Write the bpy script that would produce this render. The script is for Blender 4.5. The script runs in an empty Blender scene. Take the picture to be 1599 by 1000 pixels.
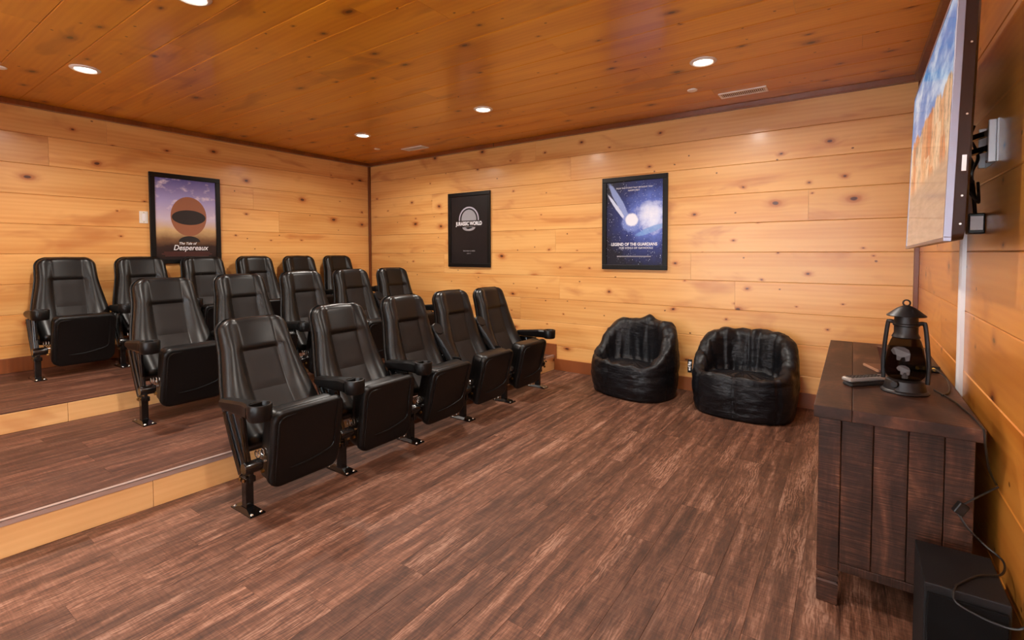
import bpy, math, random
from mathutils import Vector, Matrix, noise as mnoise
R = random.Random(7)
SC = bpy.context.scene
COL = SC.collection
sin, cos, pi = math.sin, math.cos, math.pi

# ------------------------------------------------------------------ camera, light, exposure
CAM_F, CAM_CY, YAW, PITCH, ROLL, CAM_H = 763.9, 422.28, .6093, .0353, .0024, 1.25
cd = bpy.data.cameras.new('camera')
cam = bpy.data.objects.new('camera', cd)
COL.objects.link(cam)
f0 = Vector((-sin(YAW), cos(YAW), 0)); r0 = Vector((cos(YAW), sin(YAW), 0)); d0 = Vector((0, 0, -1))
fw = f0 * cos(PITCH) + d0 * sin(PITCH); dn = -f0 * sin(PITCH) + d0 * cos(PITCH)
rt = r0 * cos(ROLL) + dn * sin(ROLL); dn2 = -r0 * sin(ROLL) + dn * cos(ROLL)
m = Matrix.Identity(4)
for i in range(3):
    m[i][0] = rt[i]; m[i][1] = -dn2[i]; m[i][2] = -fw[i]
m.translation = (0, 0, CAM_H)
cam.matrix_world = m
cd.sensor_width = 36
cd.lens = CAM_F / 1599 * 36
cd.shift_y = -(500 - CAM_CY) / 1599
cd.clip_start = .02
SC.camera = cam

w = bpy.data.worlds.new('world'); SC.world = w; w.use_nodes = True
w.node_tree.nodes['Background'].inputs[0].default_value = (.80, .88, 1, 1)
w.node_tree.nodes['Background'].inputs[1].default_value = 1.0
SC.view_settings.view_transform = 'Standard'
SC.view_settings.look = 'None'
SC.view_settings.gamma = 1
SC.view_settings.use_curve_mapping = False
SC.view_settings.exposure = 0.02

# room planes (metres; camera stands at x=0, y=0)
XL, XR, YB, YF, ZC = -5.61, .385, 4.535, -1.9, 2.50
Z1, Z2 = .155, .285
# added fill light, set in an assumed window behind the camera
la = bpy.data.lights.new('added_window_fill', 'AREA'); la.shape = 'RECTANGLE'; la.size = 3.2; la.size_y = 1.9
la.energy = 140; la.color = (.90, .95, 1)
lo = bpy.data.objects.new('added_window_fill', la); COL.objects.link(lo)
lo.location = (-1.4, YF - .12, 1.2); lo.rotation_euler = (pi / 2, 0, 0)
LAMP_W = 26
LAMP_COL = (1, .93, .84)

# ------------------------------------------------------------------ material helpers
class NT:
    def __init__(s, name):
        s.m = bpy.data.materials.new(name); s.m.use_nodes = True
        s.t = s.m.node_tree; s.b = s.t.nodes['Principled BSDF']
    def n(s, typ, **k):
        q = s.t.nodes.new('ShaderNode' + typ)
        for a, v in k.items(): setattr(q, a, v)
        return q
    def l(s, a, b): s.t.links.new(a, b)
    def put(s, sock, v):
        if isinstance(v, bpy.types.NodeSocket): s.l(v, sock)
        else: sock.default_value = v
    def math(s, op, a, b=0.0, c=None, clamp=False):
        q = s.n('Math', operation=op, use_clamp=clamp)
        s.put(q.inputs[0], a); s.put(q.inputs[1], b)
        if c is not None: s.put(q.inputs[2], c)
        return q.outputs[0]
    def vmul(s, a, v):
        q = s.n('VectorMath', operation='MULTIPLY'); s.put(q.inputs[0], a); s.put(q.inputs[1], v); return q.outputs[0]
    def vadd(s, a, v):
        q = s.n('VectorMath', operation='ADD'); s.put(q.inputs[0], a); s.put(q.inputs[1], v); return q.outputs[0]
    def noise(s, v, scale=1, detail=3, rough=.55, dist=0):
        q = s.n('TexNoise'); s.l(v, q.inputs['Vector']); q.inputs['Scale'].default_value = scale
        q.inputs['Detail'].default_value = detail; q.inputs['Roughness'].default_value = rough
        q.inputs['Distortion'].default_value = dist
        return q.outputs['Fac']
    def ss(s, x, lo, hi):                       # smoothstep, works for lo > hi too
        q = s.n('MapRange', interpolation_type='SMOOTHSTEP'); s.put(q.inputs[0], x)
        if lo < hi:
            q.inputs[1].default_value = lo; q.inputs[2].default_value = hi; q.inputs[3].default_value = 0; q.inputs[4].default_value = 1
        else:
            q.inputs[1].default_value = hi; q.inputs[2].default_value = lo; q.inputs[3].default_value = 1; q.inputs[4].default_value = 0
        return q.outputs[0]
    def mix(s, fac, a, b, mode='MIX'):
        q = s.n('Mix', data_type='RGBA', blend_type=mode)
        s.put(q.inputs[0], fac); s.put(q.inputs[6], a); s.put(q.inputs[7], b); return q.outputs[2]
    def ramp(s, x, stops):
        q = s.n('ValToRGB'); s.l(x, q.inputs[0]); e = q.color_ramp.elements
        while len(e) < len(stops): e.new(.5)
        for k, (p, c) in zip(e, stops): k.position = p; k.color = c
        return q.outputs[0]
    def bump(s, h, strength=.3, dist=.002):
        q = s.n('Bump'); q.inputs['Strength'].default_value = strength; q.inputs['Distance'].default_value = dist
        s.l(h, q.inputs['Height']); s.l(q.outputs[0], s.b.inputs['Normal'])

def rgb(r, g, b):
    f = lambda c: (c / 255 / 12.92) if c / 255 <= .04045 else ((c / 255 + .055) / 1.055) ** 2.4
    return (f(r), f(g), f(b), 1)

def plain(name, c, rough=.5, metal=0., coat=0., emit=0., bumpscale=0, spec=.5):
    t = NT(name); t.b.inputs['Base Color'].default_value = c
    t.b.inputs['Roughness'].default_value = rough; t.b.inputs['Metallic'].default_value = metal
    t.b.inputs['Coat Weight'].default_value = coat; t.b.inputs['Specular IOR Level'].default_value = spec
    if emit:
        t.b.inputs['Emission Color'].default_value = c; t.b.inputs['Emission Strength'].default_value = emit
    if bumpscale:
        o = t.n('TexCoord').outputs['Object']
        t.bump(t.noise(o, bumpscale, 3), .25, .001)
    return t.m

def wood(name, light, dark, knotc, halo, rough, coat, knots=4.0, have=.5, kr=.07, var=.25, band=9, coat_r=.18, spec=.5):
    t = NT(name)
    obj = t.n('TexCoord').outputs['Object']
    rnd = t.n('ObjectInfo').outputs['Random']
    off = t.n('CombineXYZ'); t.put(off.inputs[0], t.math('MULTIPLY', rnd, 61.7)); t.put(off.inputs[1], t.math('MULTIPLY', rnd, 233.1))
    p = t.vadd(obj, off.outputs[0])
    # knots: cells in the plane of the board
    warp = t.n('TexNoise'); t.l(t.vmul(p, (2, 4, 0)), warp.inputs['Vector']); warp.inputs['Scale'].default_value = 2.2
    pw = t.vadd(p, t.vmul(t.vadd(warp.outputs['Color'], (-.5, -.5, -.5)), (.05, .03, 0)))
    vo = t.n('TexVoronoi', voronoi_dimensions='2D'); t.l(t.vmul(pw, (.62, 1, 0)), vo.inputs['Vector']); vo.inputs['Scale'].default_value = knots
    sep = t.n('SeparateColor'); t.l(vo.outputs['Color'], sep.inputs[0])
    has = t.math('GREATER_THAN', sep.outputs[0], 1 - have)
    size = t.math('MULTIPLY_ADD', t.math('POWER', sep.outputs[1], 2.0), 1.15, .28)
    d = t.math('DIVIDE', vo.outputs['Distance'], size)
    knot = t.math('MULTIPLY', t.ss(d, kr, kr * .55), has)
    ring = t.math('MULTIPLY', t.math('MULTIPLY', t.ss(d, kr * 2.1, kr * 1.1), has), .75)
    hal = t.math('MULTIPLY', t.math('MULTIPLY', t.ss(d, kr * 4.2, kr), has), .42)
    bend = t.math('MULTIPLY', t.ss(d, kr * 5, 0), t.math('MULTIPLY', has, .035))
    # tiny pin knots
    v2 = t.n('TexVoronoi', voronoi_dimensions='2D'); t.l(t.vmul(pw, (.8, 1, 0)), v2.inputs['Vector']); v2.inputs['Scale'].default_value = 6.5
    s2 = t.n('SeparateColor'); t.l(v2.outputs['Color'], s2.inputs[0])
    pin = t.math('MULTIPLY', t.ss(v2.outputs['Distance'], .055, .03), t.math('GREATER_THAN', s2.outputs[2], .88))
    # grain
    sx = t.n('SeparateXYZ'); t.l(p, sx.inputs[0])
    gy = t.math('ADD', sx.outputs[1], bend)
    cg = t.n('CombineXYZ'); t.l(sx.outputs[0], cg.inputs[0]); t.l(gy, cg.inputs[1])
    gp = cg.outputs[0]
    big = t.noise(t.vmul(gp, (.45, 4.5, 1)), 1.5, 3, .5, .5)
    flame = t.noise(t.vmul(gp, (1.1, 3.0, 1)), 1.1, 3, .5, 1.2)
    wv = t.n('TexWave', wave_type='BANDS', bands_direction='Y'); t.l(t.vmul(gp, (.10, 1, 1)), wv.inputs['Vector'])
    wv.inputs['Scale'].default_value = band; wv.inputs['Distortion'].default_value = 5; wv.inputs['Detail'].default_value = 2
    wv.inputs['Detail Scale'].default_value = .7
    fine = t.noise(t.vmul(gp, (2.0, 110, 1)), 1, 2, .5)
    g = t.math('ADD', t.math('MULTIPLY', big, .80), t.math('ADD', t.math('MULTIPLY', wv.outputs['Fac'], .07), t.math('MULTIPLY', fine, .13)))
    c = t.mix(t.ss(g, .30, .80), light, dark)
    c = t.mix(t.math('MULTIPLY', t.ss(flame, .56, .74), .55), c, halo)
    tone = t.math('MULTIPLY_ADD', rnd, var, 1 - var / 2)
    hs = t.n('HueSaturation'); t.l(c, hs.inputs['Color']); t.l(tone, hs.inputs['Value'])
    c = hs.outputs[0]
    c = t.mix(hal, c, halo); c = t.mix(ring, c, halo); c = t.mix(knot, c, knotc); c = t.mix(t.math('MULTIPLY', pin, .85), c, knotc)
    t.l(c, t.b.inputs['Base Color'])
    t.b.inputs['Roughness'].default_value = rough
    t.b.inputs['Coat Weight'].default_value = coat; t.b.inputs['Coat Roughness'].default_value = coat_r
    t.b.inputs['Specular IOR Level'].default_value = spec
    t.bump(t.math('ADD', big, t.math('MULTIPLY', fine, .06)), .16, .004)
    return t.m

def floor_mat(name, tones, rough=.56):
    t = NT(name)
    obj = t.n('TexCoord').outputs['Object']; rnd = t.n('ObjectInfo').outputs['Random']
    off = t.n('CombineXYZ'); t.put(off.inputs[0], t.math('MULTIPLY', rnd, 83.3)); t.put(off.inputs[1], t.math('MULTIPLY', rnd, 171.9))
    p = t.vadd(obj, off.outputs[0])
    streak = t.noise(t.vmul(p, (.8, 14, 1)), 1.4, 4, .6, .5)
    mott = t.noise(t.vmul(p, (7, 26, 1)), 1.3, 4, .65, .8)
    wv = t.n('TexWave', wave_type='BANDS', bands_direction='Y'); t.l(t.vmul(p, (.28, 1, 1)), wv.inputs['Vector'])
    wv.inputs['Scale'].default_value = 24; wv.inputs['Distortion'].default_value = 13; wv.inputs['Detail'].default_value = 3
    wv.inputs['Detail Scale'].default_value = 1.3
    cath = t.math('MULTIPLY', wv.outputs['Fac'], t.ss(t.noise(t.vmul(p, (.7, 2.5, 1)), 1.7, 2), .46, .64))
    fine = t.noise(t.vmul(p, (14, 210, 1)), 1, 3, .65)
    saw = t.noise(t.vmul(p, (150, 9, 1)), 1, 2, .6)
    blot = t.noise(t.vmul(p, (.9, 4, 1)), 2.1, 3, .6)
    g = t.math('ADD', t.math('ADD', t.math('MULTIPLY', streak, .40), t.math('MULTIPLY', mott, .24)),
               t.math('ADD', t.math('MULTIPLY', fine, .24), t.math('ADD', t.math('MULTIPLY', saw, .12), t.math('MULTIPLY', cath, .09))))
    c = t.ramp(t.ss(g, .33, .70), [(0, tones[0]), (.40, tones[1]), (.70, tones[2]), (1, tones[3])])
    c = t.mix(t.math('MULTIPLY', t.ss(blot, .50, .70), .6), c, tones[4])
    hs = t.n('HueSaturation'); t.l(c, hs.inputs['Color']); t.l(t.math('MULTIPLY_ADD', rnd, .34, .84), hs.inputs['Value'])
    t.l(hs.outputs[0], t.b.inputs['Base Color'])
    t.l(t.math('MULTIPLY_ADD', fine, .2, rough - .1), t.b.inputs['Roughness'])
    t.b.inputs['Specular IOR Level'].default_value = .3
    t.bump(t.math('ADD', fine, t.math('MULTIPLY', saw, .6)), .25, .0012)
    return t.m

def console_mat(name):
    t = NT(name)
    obj = t.n('TexCoord').outputs['Object']; rnd = t.n('ObjectInfo').outputs['Random']
    off = t.n('CombineXYZ'); t.put(off.inputs[0], t.math('MULTIPLY', rnd, 83.3)); t.put(off.inputs[1], t.math('MULTIPLY', rnd, 171.9))
    p = t.vadd(obj, off.outputs[0])
    big = t.noise(t.vmul(p, (2.2, 9, 9)), 1.6, 4, .6, .6)
    saw = t.noise(t.vmul(p, (210, 7, 7)), 1, 3, .75)
    bl = t.noise(t.vmul(p, (3, 5, 5)), 1.4, 3, .6)
    g = t.math('ADD', t.math('MULTIPLY', big, .52), t.math('MULTIPLY', saw, .48))
    c = t.ramp(t.ss(g, .3, .75), [(0, rgb(26, 15, 11)), (.45, rgb(56, 33, 23)), (.75, rgb(84, 51, 35)), (1, rgb(134, 96, 74))])
    c = t.mix(t.math('MULTIPLY', t.ss(bl, .55, .75), .5), c, rgb(28, 17, 14))
    hs = t.n('HueSaturation'); t.l(c, hs.inputs['Color']); t.l(t.math('MULTIPLY_ADD', rnd, .4, .8), hs.inputs['Value'])
    t.l(hs.outputs[0], t.b.inputs['Base Color'])
    t.b.inputs['Roughness'].default_value = .5; t.b.inputs['Specular IOR Level'].default_value = .28
    t.bump(t.math('ADD', saw, t.math('MULTIPLY', big, .7)), .5, .002)
    return t.m

def leather(name, c, rough, scale=260, st=.25, spec=.5):
    t = NT(name); o = t.n('TexCoord').outputs['Object']
    vo = t.n('TexVoronoi'); t.l(o, vo.inputs['Vector']); vo.inputs['Scale'].default_value = scale
    n2 = t.noise(o, 14, 3)
    t.b.inputs['Base Color'].default_value = c; t.b.inputs['Specular IOR Level'].default_value = spec
    t.l(t.math('MULTIPLY_ADD', n2, .12, rough - .06), t.b.inputs['Roughness'])
    t.bump(t.math('ADD', t.math('MULTIPLY', vo.outputs['Distance'], .35), t.math('MULTIPLY', n2, .5)), st, .0008)
    return t.m

M = {}
M['pine'] = wood('pine_wall', rgb(231, 175, 105), rgb(206, 138, 68), rgb(84, 40, 18), rgb(176, 98, 42), .42, .35, knots=4.2, have=.5, kr=.058, var=.14)
M['pine_tv'] = wood('pine_wall_shade_tint', rgb(216, 142, 58), rgb(190, 110, 36), rgb(80, 36, 14), rgb(150, 74, 24), .34, .5, knots=4.0, have=.5, kr=.055, var=.16)  # pine darkened and made more orange to paint in the weak grazing light
M['ceil'] = wood('pine_ceiling_stained', rgb(220, 144, 32), rgb(194, 112, 16), rgb(84, 40, 8), rgb(146, 76, 10), .34, .45, knots=4.0, have=.5, kr=.055, var=.16, coat_r=.2)
M['trim'] = wood('trim_stained', rgb(128, 66, 26), rgb(96, 46, 18), rgb(50, 22, 10), rgb(80, 36, 14), .34, .4, have=.2, var=.1)
M['base'] = wood('baseboard_stained', rgb(150, 84, 42), rgb(118, 62, 30), rgb(60, 28, 14), rgb(96, 46, 20), .4, .3, have=.3, var=.1)
M['riser'] = wood('riser_pine', rgb(234, 186, 126), rgb(216, 160, 98), rgb(92, 46, 22), rgb(186, 114, 58), .42, .3, have=.4, kr=.045, var=.08)
M['floor'] = floor_mat('floor_vinyl_oak', [rgb(42, 25, 18), rgb(85, 54, 39), rgb(115, 78, 60), rgb(152, 115, 96), rgb(68, 43, 32)])
M['tier'] = floor_mat('tier_vinyl_oak', [rgb(46, 26, 18), rgb(78, 47, 34), rgb(98, 62, 46), rgb(128, 90, 71), rgb(62, 37, 28)])
M['console'] = console_mat('console_dark_sawn_wood')
M['leather'] = leather('seat_leather_black', rgb(14, 12, 11), .36, st=.12, spec=.36)
M['fabric'] = leather('seat_inset_vinyl', rgb(30, 25, 23), .5, 420, .3, spec=.22)
M['plastic'] = leather('seat_plastic_black', rgb(13, 12, 12), .38, 500, .2, spec=.30)
M['blackmetal'] = plain('black_gloss_metal', rgb(9, 9, 10), .25, .1, .3)
M['steel'] = plain('bright_steel', rgb(190, 188, 184), .25, 1)
M['brass'] = plain('dull_brass_nut', rgb(150, 110, 60), .4, 1)
t = NT('beanbag_nylon_black'); o = t.n('TexCoord').outputs['Object']
h = t.math('ADD', t.noise(t.vmul(o, (7, 7, 24)), 1, 3, .5, 1.2), t.math('MULTIPLY', t.noise(t.vmul(o, (1, 1, 1)), 24, 2, .5, 1.5), .35))
t.b.inputs['Base Color'].default_value = rgb(13, 13, 17); t.b.inputs['Roughness'].default_value = .42; t.b.inputs['Specular IOR Level'].default_value = .30
t.bump(h, .5, .012); M['nylon'] = t.m
M['black'] = plain('black_frame', rgb(9, 8, 8), .4, spec=.3)
M['dark'] = plain('dark_gap', rgb(30, 16, 8), .8)
M['white'] = plain('white_plastic', rgb(236, 234, 236), .35)
M['cream'] = plain('switch_plate_white', rgb(232, 224, 210), .4)
M['vent'] = plain('vent_enamel', rgb(238, 230, 222), .45)
M['duct'] = plain('duct_grey', rgb(96, 82, 72), .7)
M['bracket'] = plain('bracket_zinc', rgb(222, 222, 226), .32, .35)
M['lampglow'] = plain('lamp_glow', (1, .93, .82, 1), .5, emit=9)
M['lampring'] = plain('lamp_trim_white', rgb(232, 222, 212), .4)
M['silver'] = plain('silver_bezel', rgb(150, 150, 165), .35, .9, bumpscale=900)
M['tvback'] = plain('tv_back_dark', rgb(38, 18, 12), .38)
M['cable'] = plain('cable_black', rgb(16, 15, 15), .45)
M['subwoofer'] = plain('subwoofer_vinyl_black', rgb(17, 16, 18), .55, bumpscale=600, spec=.3)
M['grille'] = plain('subwoofer_grille_cloth', rgb(7, 7, 8), .9, bumpscale=1400, spec=.15)
M['frost'] = plain('frosted_bear', rgb(62, 54, 54), .5)
M['lantern'] = plain('lantern_matte_black', rgb(32, 29, 30), .42, .4)
M['remote_s'] = plain('remote_silver', rgb(168, 164, 160), .3, .5)
M['key'] = plain('remote_keys_dark', rgb(34, 33, 34), .5)
M['browncase'] = plain('brown_case', rgb(74, 36, 26), .4)
M['tan'] = plain('case_edge_tan', rgb(164, 120, 92), .45)
M['amberlabel'] = plain('yellow_plug_band', rgb(236, 190, 90), .4)
M['noseing'] = plain('stair_nosing_aluminium', rgb(196, 176, 168), .38, .6)
M['textw'] = plain('print_white', rgb(235, 235, 238), .5)
M['textg'] = plain('print_grey', rgb(150, 148, 152), .5)
M['print_silver'] = plain('print_silver', rgb(176, 172, 186), .45)
M['print_bronze'] = plain('print_bronze', rgb(150, 92, 62), .5)
M['print_dark'] = plain('print_dark', rgb(30, 22, 22), .5)
M['print_rust'] = plain('print_rust', rgb(86, 40, 34), .5)
tg = NT('lantern_glass'); tg.b.inputs['Base Color'].default_value = (.26, .25, .25, 1); tg.b.inputs['Roughness'].default_value = .04
tg.b.inputs['Transmission Weight'].default_value = 1; tg.b.inputs['IOR'].default_value = 1.05; M['glass'] = tg.m
tg = NT('added_window_glass'); tg.b.inputs['Roughness'].default_value = 0; tg.b.inputs['Transmission Weight'].default_value = 1
tg.b.inputs['IOR'].default_value = 1.02; M['pane'] = tg.m

# ------------------------------------------------------------------ mesh helpers
class MB:
    def __init__(s): s.v = []; s.f = []
    def add(s, vs, fs):
        o = len(s.v); s.v += [tuple(v) for v in vs]; s.f += [tuple(i + o for i in f) for f in fs]; return s
    def box(s, x0, x1, y0, y1, z0, z1):
        return s.add([(x0, y0, z0), (x1, y0, z0), (x1, y1, z0), (x0, y1, z0), (x0, y0, z1), (x1, y0, z1), (x1, y1, z1), (x0, y1, z1)],
                     [(0, 3, 2, 1), (4, 5, 6, 7), (0, 1, 5, 4), (1, 2, 6, 5), (2, 3, 7, 6), (3, 0, 4, 7)])
    def loops(s, L, cap0=True, cap1=True):                # rings of equal length, outward if ccw seen from the end
        n = len(L[0]); o = len(s.v)
        for r in L: s.v += [tuple(p) for p in r]
        for i in range(len(L) - 1):
            for j in range(n):
                k = (j + 1) % n
                s.f.append((o + i * n + j, o + i * n + k, o + (i + 1) * n + k, o + (i + 1) * n + j))
        if cap0: s.f.append(tuple(o + j for j in reversed(range(n))))
        if cap1: s.f.append(tuple(o + (len(L) - 1) * n + j for j in range(n)))
        return s
    def lathe(s, prof, c=(0, 0, 0), n=24, axis='z', closed=False):
        L = []
        for r, h in prof:
            ring = []
            for j in range(n):
                a = 2 * pi * j / n
                x, y = r * cos(a), r * sin(a)
                ring.append({'z': (c[0] + x, c[1] + y, c[2] + h), 'y': (c[0] + y, c[1] + h, c[2] + x), 'x': (c[0] + h, c[1] + x, c[2] + y)}[axis])
            L.append(ring)
        return s.loops(L, not closed, not closed)
    def tube(s, pts, r, n=8, cap=True):
        pts = [Vector(p) for p in pts]; L = []; up = None
        for i, p in enumerate(pts):
            t = (pts[min(i + 1, len(pts) - 1)] - pts[max(i - 1, 0)]).normalized()
            if up is None:
                up = Vector((0, 0, 1)) if abs(t.z) < .9 else Vector((1, 0, 0))
            a = t.cross(up).normalized(); up = a.cross(t).normalized()
            rr = r[i] if isinstance(r, (list, tuple)) else r
            L.append([p + (a * cos(2 * pi * j / n) + up * sin(2 * pi * j / n)) * rr for j in range(n)])
        return s.loops([list(reversed(q)) for q in L], cap, cap)
    def prism(s, poly, fn0, fn1):
        return s.loops([[fn0(*p) for p in poly], [fn1(*p) for p in poly]])
    def mesh(s, name, smooth=False):
        me = bpy.data.meshes.new(name); me.from_pydata(s.v, [], s.f); me.validate()
        if smooth:
            me.polygons.foreach_set('use_smooth', [True] * len(me.polygons)); 
            if smooth != 'all':
                me.set_sharp_from_angle(angle=math.radians(38))
        me.update(); return me
    def build(s, name, mat, parent=None, smooth=False, bevel=0, loc=None):
        o = bpy.data.objects.new(name, s.mesh(name, smooth)); COL.objects.link(o)
        o.data.materials.append(mat)
        if parent: o.parent = parent
        if loc: o.location = loc
        if bevel:
            b = o.modifiers.new('bevel', 'BEVEL'); b.width = bevel; b.segments = 2; b.limit_method = 'ANGLE'; b.angle_limit = math.radians(40)
        return o

def spline(pts, n=8):
    P = [Vector(p) for p in pts]; P = [P[0] * 2 - P[1]] + P + [P[-1] * 2 - P[-2]]; out = []
    for i in range(1, len(P) - 2):
        for k in range(n):
            t = k / n; a, b, c, d = P[i - 1], P[i], P[i + 1], P[i + 2]
            out.append(.5 * ((2 * b) + (c - a) * t + (2 * a - 5 * b + 4 * c - d) * t * t + (3 * b - a - 3 * c + d) * t ** 3))
    out.append(P[-2]); return out

def rrect(w_, h_, r, n=5):                                # half sizes; r = one radius or (br, tr, tl, bl); ccw
    rs = r if isinstance(r, (tuple, list)) else (r,) * 4
    out = []
    for (sx, sy, a0), rr in zip(((1, -1, -pi / 2), (1, 1, 0), (-1, 1, pi / 2), (-1, -1, pi)), rs):
        for k in range(n + 1):
            a = a0 + pi / 2 * k / n
            out.append((sx * (w_ - rr) + rr * cos(a), sy * (h_ - rr) + rr * sin(a)))
    return out

def empty(name, loc, label=None, cat=None, group=None, rz=0):
    o = bpy.data.objects.new(name, None); COL.objects.link(o); o.location = loc; o.rotation_euler.z = rz
    o.empty_display_size = .1
    tag(o, label, cat, group); return o
def tag(o, label=None, cat=None, group=None, kind=None):
    if label: o['label'] = label
    if cat: o['category'] = cat
    if group: o['group'] = group
    if kind: o['kind'] = kind
    return o
def struct(o, label=None):
    o['kind'] = 'structure'
    if label: o['label'] = label
    return o

def text(name, body, size, mat, parent, mtx, shear=0, xs=1.0, bold=0.0):
    cu = bpy.data.curves.new(name, 'FONT'); cu.body = body; cu.size = size; cu.align_x = 'CENTER'; cu.align_y = 'CENTER'
    cu.shear = shear; cu.extrude = .0004; cu.offset = bold
    tmp = bpy.data.objects.new(name + '_tmp', cu); COL.objects.link(tmp)
    dg = bpy.context.evaluated_depsgraph_get()
    me = bpy.data.meshes.new_from_object(tmp.evaluated_get(dg)); bpy.data.objects.remove(tmp); bpy.data.curves.remove(cu)
    me.name = name; me.materials.clear(); me.materials.append(mat)
    o = bpy.data.objects.new(name, me); COL.objects.link(o); o.parent = parent
    o.matrix_local = mtx @ Matrix.Diagonal((xs, 1, 1, 1)); return o

# planks -------------------------------------------------------------
_pl = {}
def plank_mesh(L, W, T, bv):
    k = (round(L, 3), round(W, 3), T, bv)
    if k not in _pl:
        h = W / 2
        prof = [(-h, 0), (h, 0), (h, T - bv), (h - bv, T), (-h + bv, T), (-h, T - bv)]
        mb = MB(); mb.loops([[(-L / 2, y, z) for y, z in prof], [(L / 2, y, z) for y, z in prof]])
        _pl[k] = mb.mesh('plank')
    return _pl[k]
def frame_m(o, ax, ay, az):
    mm = Matrix.Identity(4)
    for i in range(3): mm[i][0] = ax[i]; mm[i][1] = ay[i]; mm[i][2] = az[i]; mm[i][3] = o[i]
    return mm
def plank(parent, mat, L, W, T, bv, o, ax, ay, az):
    me = plank_mesh(L, W, T, bv)
    if not me.materials: me.materials.append(mat)
    ob = bpy.data.objects.new('plank', me); COL.objects.link(ob); ob.parent = parent
    if me.materials[0] != mat:
        ob.material_slots[0].link = 'OBJECT'; ob.material_slots[0].material = mat
    ob.matrix_local = frame_m(o, ax, ay, az); return ob
X, Y, Z = Vector((1, 0, 0)), Vector((0, 1, 0)), Vector((0, 0, 1))

# ------------------------------------------------------------------ the room shell
T = .02
def wall(name, mat, a0, a1, joints, pt, ax, az, label, hole=None):
    """planks run along ax from a0 to a1 (coordinate along ax); pt(a, z, d) gives the world point, d = depth behind the face"""
    mb = MB()
    if hole is None:
        c = [pt(a, z, d) for d in (T + .001, T + .08) for (a, z) in ((a0, 0), (a1, 0), (a1, ZC), (a0, ZC))]
        mb.add(c, [(0, 1, 2, 3), (7, 6, 5, 4), (0, 4, 5, 1), (1, 5, 6, 2), (2, 6, 7, 3), (3, 7, 4, 0)])
    else:
        h0, h1, hz0, hz1 = hole
        for (p0, p1, q0, q1) in ((a0, h0, 0, ZC), (h1, a1, 0, ZC), (h0, h1, 0, hz0), (h0, h1, hz1, ZC)):
            if q1 - q0 < .01: continue
            c = [pt(a, z, d) for d in (T + .001, T + .08) for (a, z) in ((p0, q0), (p1, q0), (p1, q1), (p0, q1))]
            mb.add(c, [(0, 1, 2, 3), (7, 6, 5, 4), (0, 4, 5, 1), (1, 5, 6, 2), (2, 6, 7, 3), (3, 7, 4, 0)])
    wo = struct(mb.build(name, M['dark']), label)
    pw = .2485
    for i in range(11):
        z0 = .009 + pw * i if i else 0.0
        z0 = max(0, .009 + pw * (i)) if i else 0
        z1 = min(ZC - .003, .009 + pw * (i + 1))
        if z1 - z0 < .03: continue
        segs = [a0] + sorted(joints.get(i, [])) + [a1]
        for s0, s1 in zip(segs, segs[1:]):
            pieces = [(s0, s1)]
            if hole and not (z1 <= hole[2] + .01 or z0 >= hole[3] - .01):
                pieces = [(max(s0, p), min(s1, q)) for p, q in ((s0, hole[0]), (hole[1], s1)) if min(s1, q) - max(s0, p) > .02]
            for p, q in pieces:
                g = .0012
                plank(wo, mat, q - p - g, z1 - z0 - g, T, .0035, pt((p + q) / 2, (z0 + z1) / 2, T), ax, Z, az)
    return wo
jb = {9: [-2.85, -.2 - 3.4], 8: [-2.42], 7: [-2.0, -4.4], 6: [-3.9, -.3], 5: [-2.6], 4: [-4.2, -1.2], 3: [-2.55, -.83], 2: [-3.05], 1: [-1.7], 0: [-3.3]}
jb[9] = [-2.85]
wall('wall_back', M['pine'], XL - .02, XR + .02, jb, lambda a, z, d: Vector((a, YB + d, z)), X, -Y, 'light knotty pine plank wall with two framed posters')
jl = {9: [1.58, 3.9], 8: [1.18], 7: [2.9], 6: [.3, 3.2], 5: [2.2], 4: [-.4, 3.6], 3: [1.7], 2: [.8], 1: [2.0], 0: [1.2]}
wall('wall_left', M['pine'], YF, YB, jl, lambda a, z, d: Vector((XL - d, a, z)), Y, X, 'light knotty pine plank wall behind the rear seats')
jr = {9: [2.0], 8: [.6], 7: [3.2], 6: [1.0], 5: [3.6], 4: [.2], 3: [3.4], 2: [.4], 1: [3.0], 0: [1.0]}
wall('wall_right', M['pine_tv'], -YB, -YF, {k: [-x for x in v] for k, v in jr.items()}, lambda a, z, d: Vector((XR + d, -a, z)), -Y, -X, 'pine plank wall with shade put into its colour, carrying the television')
wall('wall_front', M['pine'], -XR - .02, -XL + .02, {i: [3.2 + (i * .77) % 2.0] for i in range(10)}, lambda a, z, d: Vector((-a, YF - d, z)), -X, Y,
     'light pine plank wall with an added wide window', hole=(-.2, 3.0, .25, 2.15))
wx0, wx1 = -3.0, .2  # unseen window, added and placed to send fill light into the room
wf = struct(MB().box(wx0, wx1, YF - .08, YF, .25, .31).box(wx0, wx1, YF - .08, YF, 2.09, 2.15).box(wx0, wx0 + .06, YF - .08, YF, .31, 2.09)
            .box(wx1 - .06, wx1, YF - .08, YF, .31, 2.09).box(-1.43, -1.37, YF - .08, YF, .31, 2.09).build('added_window_1', M['white'], bevel=.004), 'wide white framed window added for fill light')
for x0, x1 in ((wx0 + .06, -1.43), (-1.37, wx1 - .06)):
    MB().box(x0, x1, YF - .05, YF - .044, .31, 2.09).build('pane', M['pane'], wf)

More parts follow.
